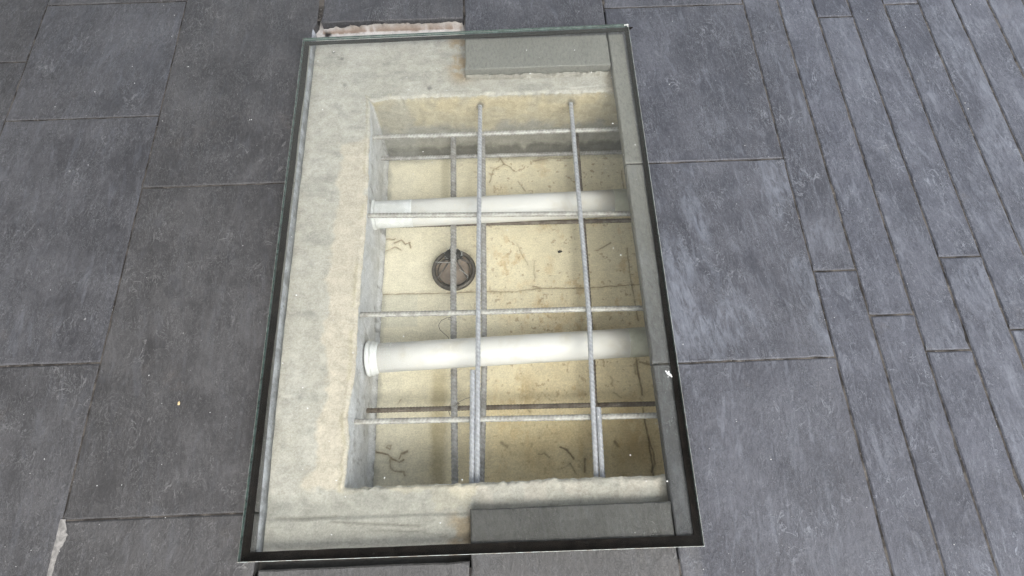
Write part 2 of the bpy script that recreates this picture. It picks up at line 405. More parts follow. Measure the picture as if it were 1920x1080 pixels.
hz = BZ+(fbm(bx, by, 7, 4, .45, 3)-.5)*.004+(fbm(bx, by, 90, 3, .6, 4)-.5)*.0016
hz -= .0055*np.exp(-(drim/.0035)**1.2)*(1+(fbm(bx, by, 70, 2, .6, 5)-.5)*2)
hz += .0022*np.exp(-((drim-.008)/.006)**2)*sstep(.4, .7, fbm(bx, by, 60, 3, .6, 6))
# low trowelled lip at the near end, ridge under the missing slab at the far end
hz += .0035*sstep(.046, .040, by+.010*(fbm(bx, by, 8, 3, .5, 8)-.5))*(bx < 0)
hz = np.minimum(hz, -.0255)
fil1 = sstep(.0065, .001, 1.3525-by+(fbm(bx, by, 60, 3, .6, 33)-.5)*.003)*(by < 1.353)*(bx < -.003)*(bx > -.405)
fil2 = sstep(.006, .001, 1.1625-by+(fbm(bx, by, 40, 3, .6, 35)-.5)*.004)*(by < 1.1632)*(bx > .003)*(bx < .395)
hz += fil1*.0240+fil2*.012
cream = [(-.3371, .9648), (-.2536, .9663), (-.2442, .745), (-.2394, .5444), (-.2454, .3404), (-.2616, .2361), (-.2612, .1039), (-.3506, .1044), (-.3477, .1304), (-.3119, .161), (-.3358, .2391), (-.3062, .2954), (-.3283, .5212), (-.3217, .9058)]
cream2 = [(-.2091, .1091), (.0209, .102), (-.0016, .0546), (-.0662, .0521), (-.0883, .0836), (-.1318, .0853)]
n1 = fbm(bx, by, 10, 5, .6, 20); n2 = fbm(bx, by, 28, 5, .6, 21); n3 = fbm(bx, by*3.2, 12, 5, .6, 22); n4 = fbm(bx*4, by, 10, 4, .6, 23)
C = np.ones(bx.shape+(3,))*np.array([.44, .42, .372])
C = mix(C, [.475, .455, .41], sstep(.45, .65, n1)); C = mix(C, [.30, .30, .27], sstep(.56, .72, n3)*.4)
C = mix(C, [.24, .245, .22], sstep(.62, .78, n2)*.35)
dc = polydist(bx, by, cream)+(fbm(bx, by, 25, 4, .6, 24)-.5)*.045
C = mix(C, [.55, .495, .41], sstep(.006, -.004, dc)*.85)
C = mix(C, [.40, .36, .24], np.exp(-((drim-.012)/.006)**2)*sstep(.40, .6, fbm(bx, by, 30, 3, .5, 34))*.4*(bx < -.2))
dc2 = polydist(bx, by, cream2)+(fbm(bx, by, 40, 4, .6, 25)-.5)*.03
C = mix(C, [.54, .49, .39], sstep(.002, -.002, dc2)*.85)
C = mix(C, [.50, .46, .405], sstep(.0, .03, bx)*(by < .12)*sstep(.45, .6, fbm(bx, by, 34, 4, .6, 26))*.6)
# damp grey near end left of the slab, rusty water marks beside the slabs' sawn edges
C = mix(C, [.27, .265, .245], sstep(.105, .085, by+(fbm(bx, by, 14, 4, .6, 27)-.5)*.06)*(bx < .01)*.6*sstep(.01, -.03, -dc2*0+bx*0+0.0))
C = mix(C, [.31, .305, .275], sstep(.100, .070, by+(fbm(bx, by, 14, 4, .6, 27)-.5)*.08)*sstep(.02, -.02, bx)*.55)
rs = np.exp(-((bx+.012)/.03)**2)*sstep(1.12, 1.20, by)*sstep(.3, .55, n2)
C = mix(C, [.34, .235, .12], np.clip(rs*1.1, 0, .75))
rs2 = np.exp(-((bx+.016)/.024)**2)*sstep(.06, .02, by)
C = mix(C, [.27, .19, .10], np.clip(rs2*sstep(.3, .5, n2), 0, .6))
ml = sstep(1.305, 1.325, by)*(bx < .02)
C = mix(C, [.56, .545, .53], ml*.85)
ds = segdist(bx, by, [(-.40, 1.343), (-.3, 1.346), (-.2, 1.345), (-.1, 1.347), (-.01, 1.346)])
C = mix(C, [.17, .11, .07], sstep(.006, .001, ds+(fbm(bx, by, 50, 3, .6, 29)-.5)*.014)*.85)
C = mix(C, [.025, .023, .022], sstep(.014, .006, np.hypot(bx+.392, by-1.335)+(fbm(bx, by, 90, 3, .6, 30)-.5)*.014))
for sx, sy, sr in ((-.355, 1.248, .006), (-.345, 1.245, .008), (-.37, 1.27, .004), (-.33, 1.15, .008), (-.10, 1.13, .010), (-.36, 1.20, .004)):
    C = mix(C, [.12, .12, .115], sstep(sr, sr*.3, np.hypot(bx-sx, by-sy)+(fbm(bx, by, 80, 3, .6, 31)-.5)*.01)*.7)
for ln, wd, k in (([(-.28, .037), (-.20, .030), (-.12, .024), (-.10, .022)], .0022, .6), ([(-.39, .048), (-.33, .045), (-.27, .047)], .003, .5), ([(-.05, .0), (-.1, .012), (-.2, .018)], .0015, .4)):
    C = mix(C, [.15, .14, .12], sstep(wd*1.6, wd*.4, segdist(bx, by, ln)+(n2-.5)*.003)*k)
# far strip under the slab: dust line and pale scrape
C = mix(C, [.62, .59, .53], sstep(.004, .001, segdist(bx, by, [(.29, 1.115), (.34, 1.119), (.36, 1.120)]))*.8)
C = mix(C, [.55, .52, .45], np.exp(-(drim/.009)**2)*sstep(.42, .62, fbm(bx, by, 55, 3, .6, 32))*np.where(bx < -.2, .3, .65))
C = mix(C, [.37, .30, .19], sstep(.37, .41, bx)*(by > 1.1)*.6)
C = mix(C, [.045, .042, .038], sstep(-.018, -.030, by+(fbm(bx, by, 50, 3, .6, 36)-.5)*.006)*.92)  # contact shadow under the glass's near edge, painted into the bed colour
C = mix(C, [.36, .34, .30], fil1*.9); C = mix(C, [.50, .48, .42], fil2*.9)
C = mix(C, [.16, .14, .11], np.exp(-((by-1.1565)/.0035)**2)*(bx > .0)*(bx < .37)*sstep(.3, .5, n2)*.7)
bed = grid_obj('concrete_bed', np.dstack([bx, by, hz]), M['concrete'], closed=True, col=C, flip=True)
tag(bed, kind='structure')
# underside of earth round it so nothing shows through
o = None
# ------------------------------------------------------------------ pit walls
kk = np.linspace(0, 1, 62)
lean = np.where(RS == 3, .005, np.where(RS == 2, -.012, 0))          # outwards at the foot (+)
zz0 = hz[:, 0][:, None]; Z = zz0*(1-kk)+(FZ-.006)*kk
base = RP+RN*(np.where(RS == 3, .004, 0))[:, None]
blend = sstep(0, .12, kk)[None, :, None]
XY = RIM[:, None, :]*(1-blend)+base[:, None, :]*blend
ang = np.arange(NS)*.003
U, K = np.meshgrid(ang, kk*.24, indexing='ij')
disp = (fbm(U, K, 14, 4, .5, 40)-.5)*.006+(fbm(U, K, 80, 3, .6, 41)-.5)*.0022
disp += lean[:, None]*kk[None, :]+np.where(RS == 3, 1., 0)[:, None]*.002*np.sin(kk*6.28)[None, :]*np.sin(ang*9)[:, None]
fillet = -.012*sstep(.88, 1., kk)[None, :]*np.ones_like(U)           # mortar fillet at the foot
damp = sstep(0, .06, np.minimum(kk, 1))[None, :]
XY = XY+RN[:, None, :]*((disp+fillet)*damp)[..., None]
far = (RS == 2)[:, None]*np.ones_like(U) > 0
xw = XY[..., 0]; yw = XY[..., 1]
Cw = np.ones(U.shape+(3,))*np.array([.60, .605, .62])
m1 = fbm(U, K, 16, 5, .6, 43); m2 = fbm(U, K*.5, 40, 5, .6, 44)
Cw = mix(Cw, [.47, .465, .45], sstep(.5, .7, m1)*.7); Cw = mix(Cw, [.22, .21, .19], sstep(.62, .75, m2)*.5)
Cf = np.ones(U.shape+(3,))*np.array([.47, .42, .31])
Cf = mix(Cf, [.54, .46, .31], sstep(.45, .6, fbm(xw, Z, 11, 4, .6, 45))*sstep(-.14, -.06, Z)*.8)
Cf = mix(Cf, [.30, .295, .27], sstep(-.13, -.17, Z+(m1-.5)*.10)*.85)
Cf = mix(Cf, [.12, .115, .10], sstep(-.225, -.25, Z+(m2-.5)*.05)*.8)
gp = polydist(xw, Z, [(-.26, -.05), (-.165, -.02), (-.15, -.12), (-.17, -.3), (-.26, -.3)])
Cf = mix(Cf, [.33, .33, .31], sstep(.012, -.012, gp+(m2-.5)*.03)*.5)
for hx_, hy_ in ((.037, -.07), (.290, -.07)):
    Cf = mix(Cf, [.14, .13, .11], sstep(.017, .006, np.hypot(xw-hx_, Z-hy_)+(m2-.5)*.02)*.75)
Cw = np.where(far[..., None], Cf, Cw)
Cw = mix(Cw, [.50, .48, .43], sstep(.05, .0, kk)[None, :]*np.ones_like(U)*.45)
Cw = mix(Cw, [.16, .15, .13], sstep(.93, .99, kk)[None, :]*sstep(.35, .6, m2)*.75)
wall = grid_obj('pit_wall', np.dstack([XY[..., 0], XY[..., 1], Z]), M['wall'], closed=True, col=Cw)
tag(wall, kind='structure')

# ------------------------------------------------------------------ pit floor
FC = [(.0012,.7,[(-.2713,.6264),(-.19,.6262),(-.0568,.6239),(.0247,.6254),(.1061,.6204),(.1806,.6269),(.3142,.623),(.4712,.6278)]),
(.002,.6,[(.4536,1.0039),(.4542,.9659),(.4553,.9191)]),(.0018,.6,[(.4411,.7421),(.4404,.6832),(.4406,.6339),(.4437,.5857),(.4463,.523)]),
(.003,.9,[(.4274,.4159),(.4281,.3754),(.4316,.3469),(.4322,.3188)]),(.002,.6,[(.4331,.4157),(.4197,.3988),(.4225,.3756)]),
(.004,.6,[(.4362,.4068),(.4566,.4002),(.4716,.3967)]),(.003,.8,[(.4292,.2845),(.4304,.2506),(.4334,.2106),(.4336,.1716),(.4347,.1396),(.4331,.1083)]),
(.002,.8,[(.4334,.2106),(.4411,.1777),(.4408,.1457),(.4304,.1272)]),(.002,.9,[(-.2501,.2016),(-.2326,.1984),(-.2219,.1953),(-.2094,.182),(-.192,.1749),(-.1803,.1808)]),
(.0015,.9,[(-.2147,.1822),(-.2127,.1643),(-.2044,.1551),(-.1794,.1516),(-.1764,.1414)]),(.004,.8,[(-.1834,.1964),(-.173,.2011)]),
(.002,.7,[(-.2228,.2174),(-.2134,.2157),(-.2158,.208),(-.2253,.2136)]),(.0015,.6,[(-.1923,.1839),(-.1874,.1965)]),
(.0022,.8,[(-.2692,.8325),(-.257,.8023),(-.2337,.7978),(-.2246,.8009)]),(.0022,.8,[(-.2256,.7871),(-.2075,.795),(-.1948,.7824),(-.1826,.7871),(-.1791,.7697)]),
(.0015,.7,[(-.2476,.7624),(-.2251,.7734),(-.2064,.764)]),(.002,.7,[(.083,1.0742),(.0984,1.0422),(.0653,1.0243),(.0528,.9791)]),
(.002,.6,[(.0984,1.0422),(.1143,1.0338),(.1298,1.0139)]),(.0015,.5,[(.0574,1.0324),(.0815,1.0236)]),
(.0025,.9,[(.2094,.1961),(.2273,.1863),(.2417,.1665)]),(.0015,.6,[(.2304,.1567),(.2441,.1309)]),(.0015,.5,[(.1551,.1802),(.1685,.1822),(.1811,.1715)]),
(.0015,.4,[(.199,.1427),(.2191,.147),(.233,.1566)]),(.0025,.8,[(.2695,.1653),(.2667,.1337)]),(.006,.7,[(.3479,.2036),(.3548,.1929)]),
(.001,.4,[(.1244,.7725),(.1382,.7377),(.1546,.7001)]),(.0025,.6,[(.3549,.7372),(.3956,.7611)]),(.002,.6,[(.1396,.9792),(.1589,.9447)]),
(.0015,.4,[(.1733,.711),(.17,.6779),(.1736,.6613)]),(.003,.7,[(.1662,.634),(.1838,.63)]),
(.003,.5,[(.3201,1.0581),(.2871,1.0556),(.2382,1.0597),(.1885,1.0501)]),(.005,.5,[(.0632,.2124),(.0762,.2015)]),(.002,.5,[(-.192,.3331),(-.1999,.3223)]),
(.003,.4,[(.3546,.3698),(.3607,.3611),(.3539,.35)]),(.002,.4,[(.3572,.3288),(.3764,.3142)]),(.003,.5,[(.1341,.2924),(.1393,.2867)])]
gx = np.arange(-.30, .531, .0016); gy = np.arange(.07, 1.141, .0016)
X, Y = np.meshgrid(gx, gy, indexing='ij')
Zf = FZ+(fbm(X, Y, 5, 4, .5, 50)-.5)*.006+(fbm(X, Y, 60, 3, .6, 51)-.5)*.0008
Cc = np.ones(X.shape+(3,))*np.array([.79, .72, .54])
a1 = fbm(X, Y, 4, 5, .55, 52); a2 = fbm(X, Y, 14, 5, .6, 53); a3 = fbm(X, Y*.6, 30, 5, .65, 54); a4 = fbm(X*2.2, Y*.8, 16, 5, .65, 55)
Cc = mix(Cc, [.73, .69, .57], sstep(.12, -.22, X+(a1-.5)*.5)*.8)                       # cleaner towards the left
Cc = mix(Cc, [.74, .62, .40], sstep(-.05, .42, X+(a1-.5)*.6)*sstep(1.05, .3, Y)*.7)   # ochre towards the near right
Cc = mix(Cc, [.72, .66, .49], sstep(.55, .75, Y)*sstep(-.1, .2, X)*.5)
Cc = mix(Cc, [.60, .45, .25], sstep(.56, .74, a2)*sstep(-.1, .2, X)*.4)
Cc = mix(Cc, [.56, .40, .21], sstep(.60, .72, a3)*sstep(-.02, .1, X)*sstep(1.0, .7, Y)*.5)
Cc = mix(Cc, [.42, .26, .12], np.exp(-((X-.40)/.03)**2-((Y-.22)/.09)**2)*sstep(.35, .6, a3)*.8)
Cc = mix(Cc, [.48, .34, .17], np.exp(-((X-.11)/.05)**2-((Y-.33)/.06)**2)*sstep(.4, .6, a4)*.8)
Cc = mix(Cc, [.28, .18, .10], sstep(.70, .76, fbm(X, Y, 95, 3, .6, 56))*sstep(-.15, .1, X)*.5)
Cc = mix(Cc, [.60, .585, .50], sstep(.003, -.003, polydist(X, Y, [(-.30, .53), (-.155, .53), (-.155, .625), (-.30, .625)]))*.6)
Cc = mix(Cc, [.45, .37, .20], sstep(.01, -.01, np.abs(X+.095)-.020+(a2-.5)*.03)*sstep(.45, .35, Y)*.55)
Cc = mix(Cc, [.45, .40, .26], sstep(.008, -.008, np.abs(X+.08)-.012)*sstep(.83, .88, Y)*.45)
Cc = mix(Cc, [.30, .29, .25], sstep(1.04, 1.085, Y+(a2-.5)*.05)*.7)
Cc = mix(Cc, [.80, .66, .38], sstep(.45, .2, Y)*sstep(-.1, .05, X)*.6*(.5+.5*a3))
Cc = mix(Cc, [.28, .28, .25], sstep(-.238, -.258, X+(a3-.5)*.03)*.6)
wob = (fbm(X, Y, 90, 3, .6, 57)-.5)*.004; wob2 = (fbm(X, Y, 90, 3, .6, 58)-.5)*.004
brk = .55+.45*sstep(.30, .50, fbm(X, Y, 45, 3, .6, 59))
for wd, k, pts in FC:
    d = segdist(X+wob, Y+wob2, pts)
    mk = sstep(wd*.5+.0022, wd*.3, d)*k*(brk if wd < .0021 else .4+.6*brk)
    Cc = mix(Cc, [.15, .11, .075], mk*.9)
    Cc = mix(Cc, [.34, .25, .13], sstep(.012, .002, d)*.22*k)
    Zf -= .0025*mk
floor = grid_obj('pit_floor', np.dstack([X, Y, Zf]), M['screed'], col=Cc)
tag(floor, kind='structure')

# ------------------------------------------------------------------ reinforcing bars
def tube(path, r, seg=12, step=None, prof=None, name='tube', mat=None, parent=None, ph=0.):
    """swept tube with end caps; prof(s, theta) -> radius factor"""
    P = [Vector(p) for p in path]; pts = []; 
    L = [0]
    for a, b in zip(P[:-1], P[1:]): L.append(L[-1]+(b-a).length)
    n = max(2, int(L[-1]/(step or .01)))
    v = []; f = []; rv = []
    nrm = None
    for i in range(n+1):
        s = L[-1]*i/n; k = 0
        while k < len(P)-2 and s > L[k+1]: k += 1
        t = (s-L[k])/(L[k+1]-L[k]); c = P[k].lerp(P[k+1], t)
        d = (P[k+1]-P[k]).normalized()
        if k < len(P)-2 and t > .5: d = (d.lerp((P[k+2]-P[k+1]).normalized(), (t-.5))).normalized()
        elif k > 0 and t < .5: d = (d.lerp((P[k]-P[k-1]).normalized(), (.5-t))).normalized()
        if nrm is None: nrm = d.orthogonal().normalized()
        nrm = (nrm-d*nrm.dot(d)).normalized(); bn = d.cross(nrm)
        for j in range(seg):
            th = 2*math.pi*j/seg; rr = r*(prof(s, th) if prof else 1)
            v.append(c+(nrm*math.cos(th)+bn*math.sin(th))*rr)
            if prof: rv.append((rr/r-1)/.20)
    for i in range(n):
        for j in range(seg):
            a = i*seg+j; b = i*seg+(j+1) % seg; f.append((a, b, b+seg, a+seg))
    f.append(tuple(reversed(range(seg)))); f.append(tuple(range(n*seg, n*seg+seg)))
    o = mesh_obj(name, v, f, mat, parent, smooth=True)
    if prof:
        at = o.data.attributes.new('rib', 'FLOAT', 'POINT'); at.data.foreach_set('value', rv)
    return o
def rebar(path, r, name, mat, parent, pitch=.0105):
    ph = random.random()
    def prof(s, th):
        a = (s/pitch+ph+th/math.pi) % 1
        rib = max(0, 1-abs(a-.5)*3.6)
        lon = max(0, 1-abs(((th/math.pi) % 1)-.5)*14)
        return 1+.20*max(rib*.9, lon*.8)
    a, b = Vector(path[0]), Vector(path[-1])
    path = [Vector(p) for p in path]
    # faint unevenness of real bars
    out = [path[0]]
    for p, q in zip(path[:-1], path[1:]):
        n = max(1, int((q-p).length/.2))
        for i in range(1, n+1):
            t = p.lerp(q, i/n)
            if i < n: t += Vector((random.uniform(-1, 1), random.uniform(-1, 1), random.uniform(-1, 1)))*.0009
            out.append(t)
    return tube(out, r, 12, .0017, prof, name, mat, parent)
def thing(name, label, cat, loc, group=None):
    o = bpy.data.objects.new(name, None); o.location = loc; o.empty_display_size = .1
    link(o); tag(o, label, cat, group); return o
def under(parent, pts): 
    l = parent.location; return [(p[0]-l[0], p[1]-l[1], p[2]-l[2]) for p in pts]
um = thing('rebar_mat', 'upper grid of pale grey ribbed steel bars crossing above the two white pipes', 'rebar grid', (.1, .6, -.082))
zU, zH = -.0700, -.0818
for pts in ([(.0372, 1.14), (.0372, 1.09), (.024, .608), (.0181, .3405), (.012, .06)], [(.2902, 1.14), (.2897, 1.104), (.2852, .626), (.2832, .458), (.2727, .251), (.2640, .06)]):
    rebar(under(um, [(x, y, zU) for x, y in pts]), .0056, 'lengthwise_bar', M['steel'], um)
for pts in ([(.0063, .3475), (.0005, .06)], [(.2845, .2520), (.2768, .06)]):
    rebar(under(um, [(x, y, zU+.001) for x, y in pts]), .0056, 'lap_bar', M['steel'], um)
for k, pts in enumerate(([(-.285, 1.0146), (.50, 1.012)], [(-.275, .7705), (.50, .744)], [(-.27, .4982), (.50, .4855)], [(-.29, .2447), (.50, .230)])):
    rebar(under(um, [(x, y, zH) for x, y in pts]), .0062, 'crosswise_bar', M['steel2'], um, .009)
lm = thing('rebar_mat', 'lower grid of darker dusty steel bars close to the pit floor, beneath the white pipes', 'rebar grid', (.1, .6, -.214))
for k, pts in enumerate(([(-.0495, 1.13), (-.0496, 1.075), (-.0501, .578), (-.0465, .06)], [(.0385, 1.13), (.038, 1.106), (.032, .668), (.0274, .387), (.0120, .06)], [(.318, 1.13), (.3092, .656), (.3017, .39), (.2968, .2957), (.2995, .06)])):
    rebar(under(lm, [(x, y, -.200) for x, y in pts]), (.0078, .0072, .0060)[k], 'lengthwise_bar', (M['steel3'], M['steel3'], M['rust'])[k], lm, .010)
for k, pts in enumerate(([(-.30, 1.0386), (.51, 1.031)], [(-.28, .812), (.51, .799)], [(-.285, .2952), (.51, .2818)])):
    rebar(under(lm, [(x, y, -.2135) for x, y in pts]), .0058, 'crosswise_bar', (M['steel3'], M['rust'], M['rust'])[k], lm, .008)
# twisted tie wires at two crossings
def wire(path, r, name, mat, parent=None):
    return tube(path, r, 6, .004, None, name, mat, parent)
def loop(cx, cy, cz, a, b, tilt, turns=1.6, seed=0):
    rr = random.Random(seed); o = []
    for i in range(26):
        th = i/25*turns*2*math.pi
        x, z = a*math.cos(th), b*math.sin(th); y = (i/25-.5)*.006
        o.append((cx+x*math.cos(tilt)-y*math.sin(tilt)+rr.uniform(-.0006, .0006), cy+x*math.sin(tilt)+y*math.cos(tilt), cz+z))
    return o
for sd_, (cx, cy) in enumerate(((-.047, .2955), (.033, 1.037))):
    wire(under(lm, loop(cx, cy, -.206, .0125, .0135, .7, 2.2, sd_)), .0007, 'tie_wire', M['wire'], lm)
wire(under(lm, [(-.058, .300, -.206), (-.064, .288, -.212), (-.060, .275, -.220)]), .0007, 'tie_wire', M['wire'], lm)
wire(under(lm, [(-.038, .303, -.198), (-.02, .310, -.192), (-.004, .313, -.190)]), .0007, 'tie_wire', M['wire'], lm)

# ------------------------------------------------------------------ white drain pipes
def revolve(name, a, b, prof, mat, parent, seg=64, wob=0.):
    """surface of revolution about the axis a->b; prof = [(distance along, radius)]"""
    a = Vector(a); b = Vector(b); d = (b-a).normalized(); n = d.orthogonal().normalized(); bn = d.cross(n)
    v = []; f = []
    for i, (s, r) in enumerate(prof):
        for j in range(seg):
            th = 2*math.pi*j/seg
            r_ = r*(1+wob*math.sin(3*th+i*.8))
            v.append(a+d*s+(n*math.cos(th)+bn*math.sin(th))*r_)
    for i in range(len(prof)-1):
        for j in range(seg):
            f.append((i*seg+j, i*seg+(j+1) % seg, (i+1)*seg+(j+1) % seg, (i+1)*seg+j))
    f.append(tuple(reversed(range(seg)))); f.append(tuple(range((len(prof)-1)*seg, len(prof)*seg)))
    return mesh_obj(name, v, f, mat, parent, smooth=True)
def pipe(p0, p1, R, label, dark_at, ridged):
    t = thing('drain_pipe', label, 'pipe', p0, 'white pipes crossing the pit')
    d = Vector(p1)-Vector(p0); L = d.length; z = Vector((0, 0, 0))
    revolve('pipe_body', z, d, [(0, R), (L*.25, R*1.002), (L*.5, R), (dark_at, R)], M['pvc'], t)
    revolve('sleeve', z, d, [(dark_at-.0005, R*.9), (dark_at-.0005, R*1.012), (dark_at+.002, R*1.016), (dark_at+.03, R*1.014), (L, R*1.014)], M['pvc2'], t)
    if ridged:
        pr = [(.0, R*1.02), (.002, R*1.17), (.005, R*1.22), (.009, R*1.20), (.0115, R*1.10), (.0135, R*1.19), (.017, R*1.19), (.0195, R*1.07), (.023, R*1.10), (.026, R*1.06), (.030, R*1.012)]
        revolve('collar', z, d, pr, M['tape'], t, wob=.012)
        # perforated band: rows of small raised pips
        dn = d.normalized(); n = dn.orthogonal().normalized(); bn = dn.cross(n); v = []; f = []
        for row in range(5):
            for j in range(30):
                th = 2*math.pi*(j+.5*(row % 2)*0)/30; c = dn*(.036+row*.0062)+(n*math.cos(th)+bn*math.sin(th))*R*1.002
                e1 = (n*-math.sin(th)+bn*math.cos(th))*.0019; e2 = dn*.0015; o = (n*math.cos(th)+bn*math.sin(th))*.0011
                k = len(v); v += [c+e1, c+e2, c-e1, c-e2, c+o]; f += [(k, k+1, k+4), (k+1, k+2, k+4), (k+2, k+3, k+4), (k+3, k, k+4)]
        ob = mesh_obj('collar_pips', v, f, M['tape'], t); ob['kind'] = 'stuff'
    else:
        revolve('collar', z, d, [(0, R*1.0), (.001, R*1.09), (.004, R*1.12), (.007, R*1.09), (.009, R*1.02)], M['tape'], t, wob=.006)
        revolve('wrap', z, d, [(.01, R*1.003), (.012, R*1.008), (.105, R*1.008), (.108, R*1.003)], M['tape'], t)
    return t
pipe((-.262, .8108, -.150), (.52, .8222, -.150), .0368, 'white plastic pipe nearer the top edge of the glass, half hidden under a steel bar', .652, False)
pipe((-.2555, .4088, -.150), (.52, .4262, -.150), .0358, 'white plastic pipe with a ridged left collar, lower of the two in the pit', .640, True)

# ------------------------------------------------------------------ round iron wheel under the lower bars
WX, WY, WZ, WR = -.052, .6770, -.236, .0610
hw = thing('handwheel', 'round dark iron wheel with spokes under the bar on the left of the pit floor', 'wheel', (WX, WY, WZ))
def torus(name, R, r, mat, parent, z=0., sq=1., seg=64, ms=10, r2=None):
    v = []; f = []
    for i in range(seg):
        t = 2*math.pi*i/seg
        for j in range(ms):
            p = 2*math.pi*j/ms; v.append(((R+r*math.cos(p))*math.cos(t), (R+r*math.cos(p))*math.sin(t), z+(r2 or r)*math.sin(p)))
    for i in range(seg):
        for j in range(ms):
            f.append((i*ms+j, ((i+1) % seg)*ms+j, ((i+1) % seg)*ms+(j+1) % ms, i*ms+(j+1) % ms))
    return mesh_obj(name, v, f, mat, parent, smooth=True)
torus('rim', WR-.0055, .0058, M['iron'], hw, r2=.008)
torus('inner_ring', WR-.0165, .0018, M['iron'], hw, z=-.006)
# dished disc behind the spokes
v = [(0, 0, -.018)]; f = []
for i in range(6):
    rr = (i+1)/6*(WR-.009)
    for j in range(48):
        t = 2*math.pi*j/48; v.append((rr*math.cos(t), rr*math.sin(t), -.018+.008*(i/5)**2+.0012*math.sin(3*t+i)))
for j in range(48): f.append((0, 1+j, 1+(j+1) % 48))
for i in range(5):
    for j in range(48):
        a = 1+i*48+j; b = 1+i*48+(j+1) % 48; f.append((a, a+48, b+48, b))
mesh_obj('disc', v, f, M['disc'], hw, smooth=True)
hub = (.001, .033, .030)
for ang_ in (207, 322, 268, 20, 158):
    a = math.radians(ang_); e = ((WR-.008)*math.cos(a), (WR-.008)*math.sin(a), -.001)
    mid = ((hub[0]+e[0])/2*1.02, (hub[1]+e[1])/2*1.0, .010)
    tube([hub, mid, e], .0024, 8, .004, None, 'spoke', M['iron'], hw)
# lumpy black hub wrapped round the bar
v = []; f = []
nr, ns = 12, 20
for i in range(nr+1):
    ph = math.pi*i/nr
    for j in range(ns):
        t = 2*math.pi*j/ns
        k = 1+.35*(fbm(np.array([math.cos(t)*math.sin(ph)*1.]), np.array([math.sin(t)*math.sin(ph)+math.cos(ph)*2.]), 2.6, 3, .7, 70)[0]-.5)
        v.append((hub[0]+.0250*k*math.sin(ph)*math.cos(t), hub[1]+.0190*k*math.sin(ph)*math.sin(t), hub[2]-.001+.0105*k*math.cos(ph)))
for i in range(nr):
    for j in range(ns): f.append((i*ns+j, (i+1)*ns+j, (i+1)*ns+(j+1) % ns, i*ns+(j+1) % ns))
mesh_obj('hub', v, f, M['tar'], hw, smooth=True)
wire([(-.013, .030, .024), (-.010, .040, .028), (-.006, .054, .032), (-.003, .062, .034)], .0007, 'tie_wire', M['wire'], hw)
wire([(.013, .034, .024), (.010, .044, .028), (.007, .056, .030)], .0006, 'tie_wire', M['wire'], hw)
wire([(-.050, .018, .020), (-.03, .015, .022), (-.010, .012, .024), (-.006, .016, .026)], .0008, 'tie_wire', M['wirel'], hw)
wire([(.016, -.004, .014), (.026, -.010, .010), (.040, -.022, .006), (.036, -.028, .004)], .0008, 'tie_wire', M['wirel'], hw)
rr = random.Random(5)
v = []; f = []
for i in range(26):      # frayed wire ends standing out of the hub
    a = rr.uniform(0, 6.28); c = Vector((hub[0]+.0225*math.cos(a), hub[1]+.0165*math.sin(a), hub[2]+.005)); d = Vector((math.cos(a), math.sin(a), rr.uniform(.2, 1)))*rr.uniform(.004, .009)
    e = Vector((-math.sin(a), math.cos(a), 0))*.0008; k = len(v)
    v += [c-e, c+e, c+d, c+Vector((0, 0, .001))]; f += [(k, k+1, k+2), (k+1, k+3, k+2), (k+3, k, k+2)]
ob = mesh_obj('frayed_ends', v, f, M['wirel'], hw); ob['kind'] = 'stuff'

# loose curl of wire between the bars
lw = wire([(-.056, .5222, -.188), (-.068, .5210, -.190), (-.0815, .5160, -.195), (-.0885, .5050, -.200), (-.0860, .4960, -.204), (-.076, .486, -.208), (-.066, .478, -.212), (-.060, .466, -.214)], .00075, 'wire_offcut', M['wire'])
tag(lw, 'thin curled wire offcut beside the left lower bar, just above the ridged pipe', 'wire')
lw2 = wire([(-.056, .5222, -.188), (-.064, .5165, -.189), (-.058, .5160, -.190), (-.052, .513, -.192)], .00075, 'wire_end', M['wire'], lw)

# ------------------------------------------------------------------ laminated glass panel on its black border
GP = [(-.438, -.029), (.448, -.036), (.457, 1.293), (-.442, 1.280)]; GZ0, GZ1 = .0050, .0175
gp_ = thing('glass_panel', 'large sheet of laminated glass with a black border lying over the opened pavement', 'glass panel', (0, .6, 0))
def inset(q, d):
    n = len(q); o = []
    for i in range(n):
        p0, p1, p2 = Vector(q[i-1]), Vector(q[i]), Vector(q[(i+1) % n])
        a = (p1-p0).normalized(); b = (p2-p1).normalized()
        na, nb = Vector((-a.y, a.x)), Vector((-b.y, b.x)); bis = (na+nb).normalized()
        o.append(tuple(p1+bis*d/bis.dot(na)))
    return o
gi = inset(GP, .0008)
def P3(q, z): return [(x, y-.6, z) for x, y in q]
v = P3(gi, GZ0)+P3(GP, GZ0+.0006)+P3(GP, GZ1-.0006)+P3(gi, GZ1)
pane = mesh_obj('pane', v, [(3, 2, 1, 0), (12, 13, 14, 15)], M['glass'], gp_)
def ring(name, q, za, zb, mat, n=90, jit=0., seed=0):
    v = []; f = []
    for i in range(4):
        a, b = Vector(q[i]), Vector(q[(i+1) % 4])
        for k in range(n):
            p = a.lerp(b, k/n)
            j = 0 if k == 0 else (fbm(np.array([p.x*3]), np.array([p.y*3]), 60, 3, .6, seed)[0]-.5)*jit
            nn = Vector(((b-a).y, -(b-a).x)).normalized(); p = p+nn*j
            v += [(p.x, p.y-.6, za), (p.x, p.y-.6, zb)]
    N_ = 4*n
    for i in range(N_): j = (i+1) % N_; f.append((2*i, 2*j, 2*j+1, 2*i+1))
    return mesh_obj(name, v, f, mat, gp_)
ring('lower_edge', GP, GZ0+.0006, .0106, M['edge'])
ring('interlayer_edge', inset(GP, -.0004), .0107, .0117, M['inter'], jit=.0008, seed=3)
ring('upper_edge', GP, .0118, GZ1-.0006, M['edge'])
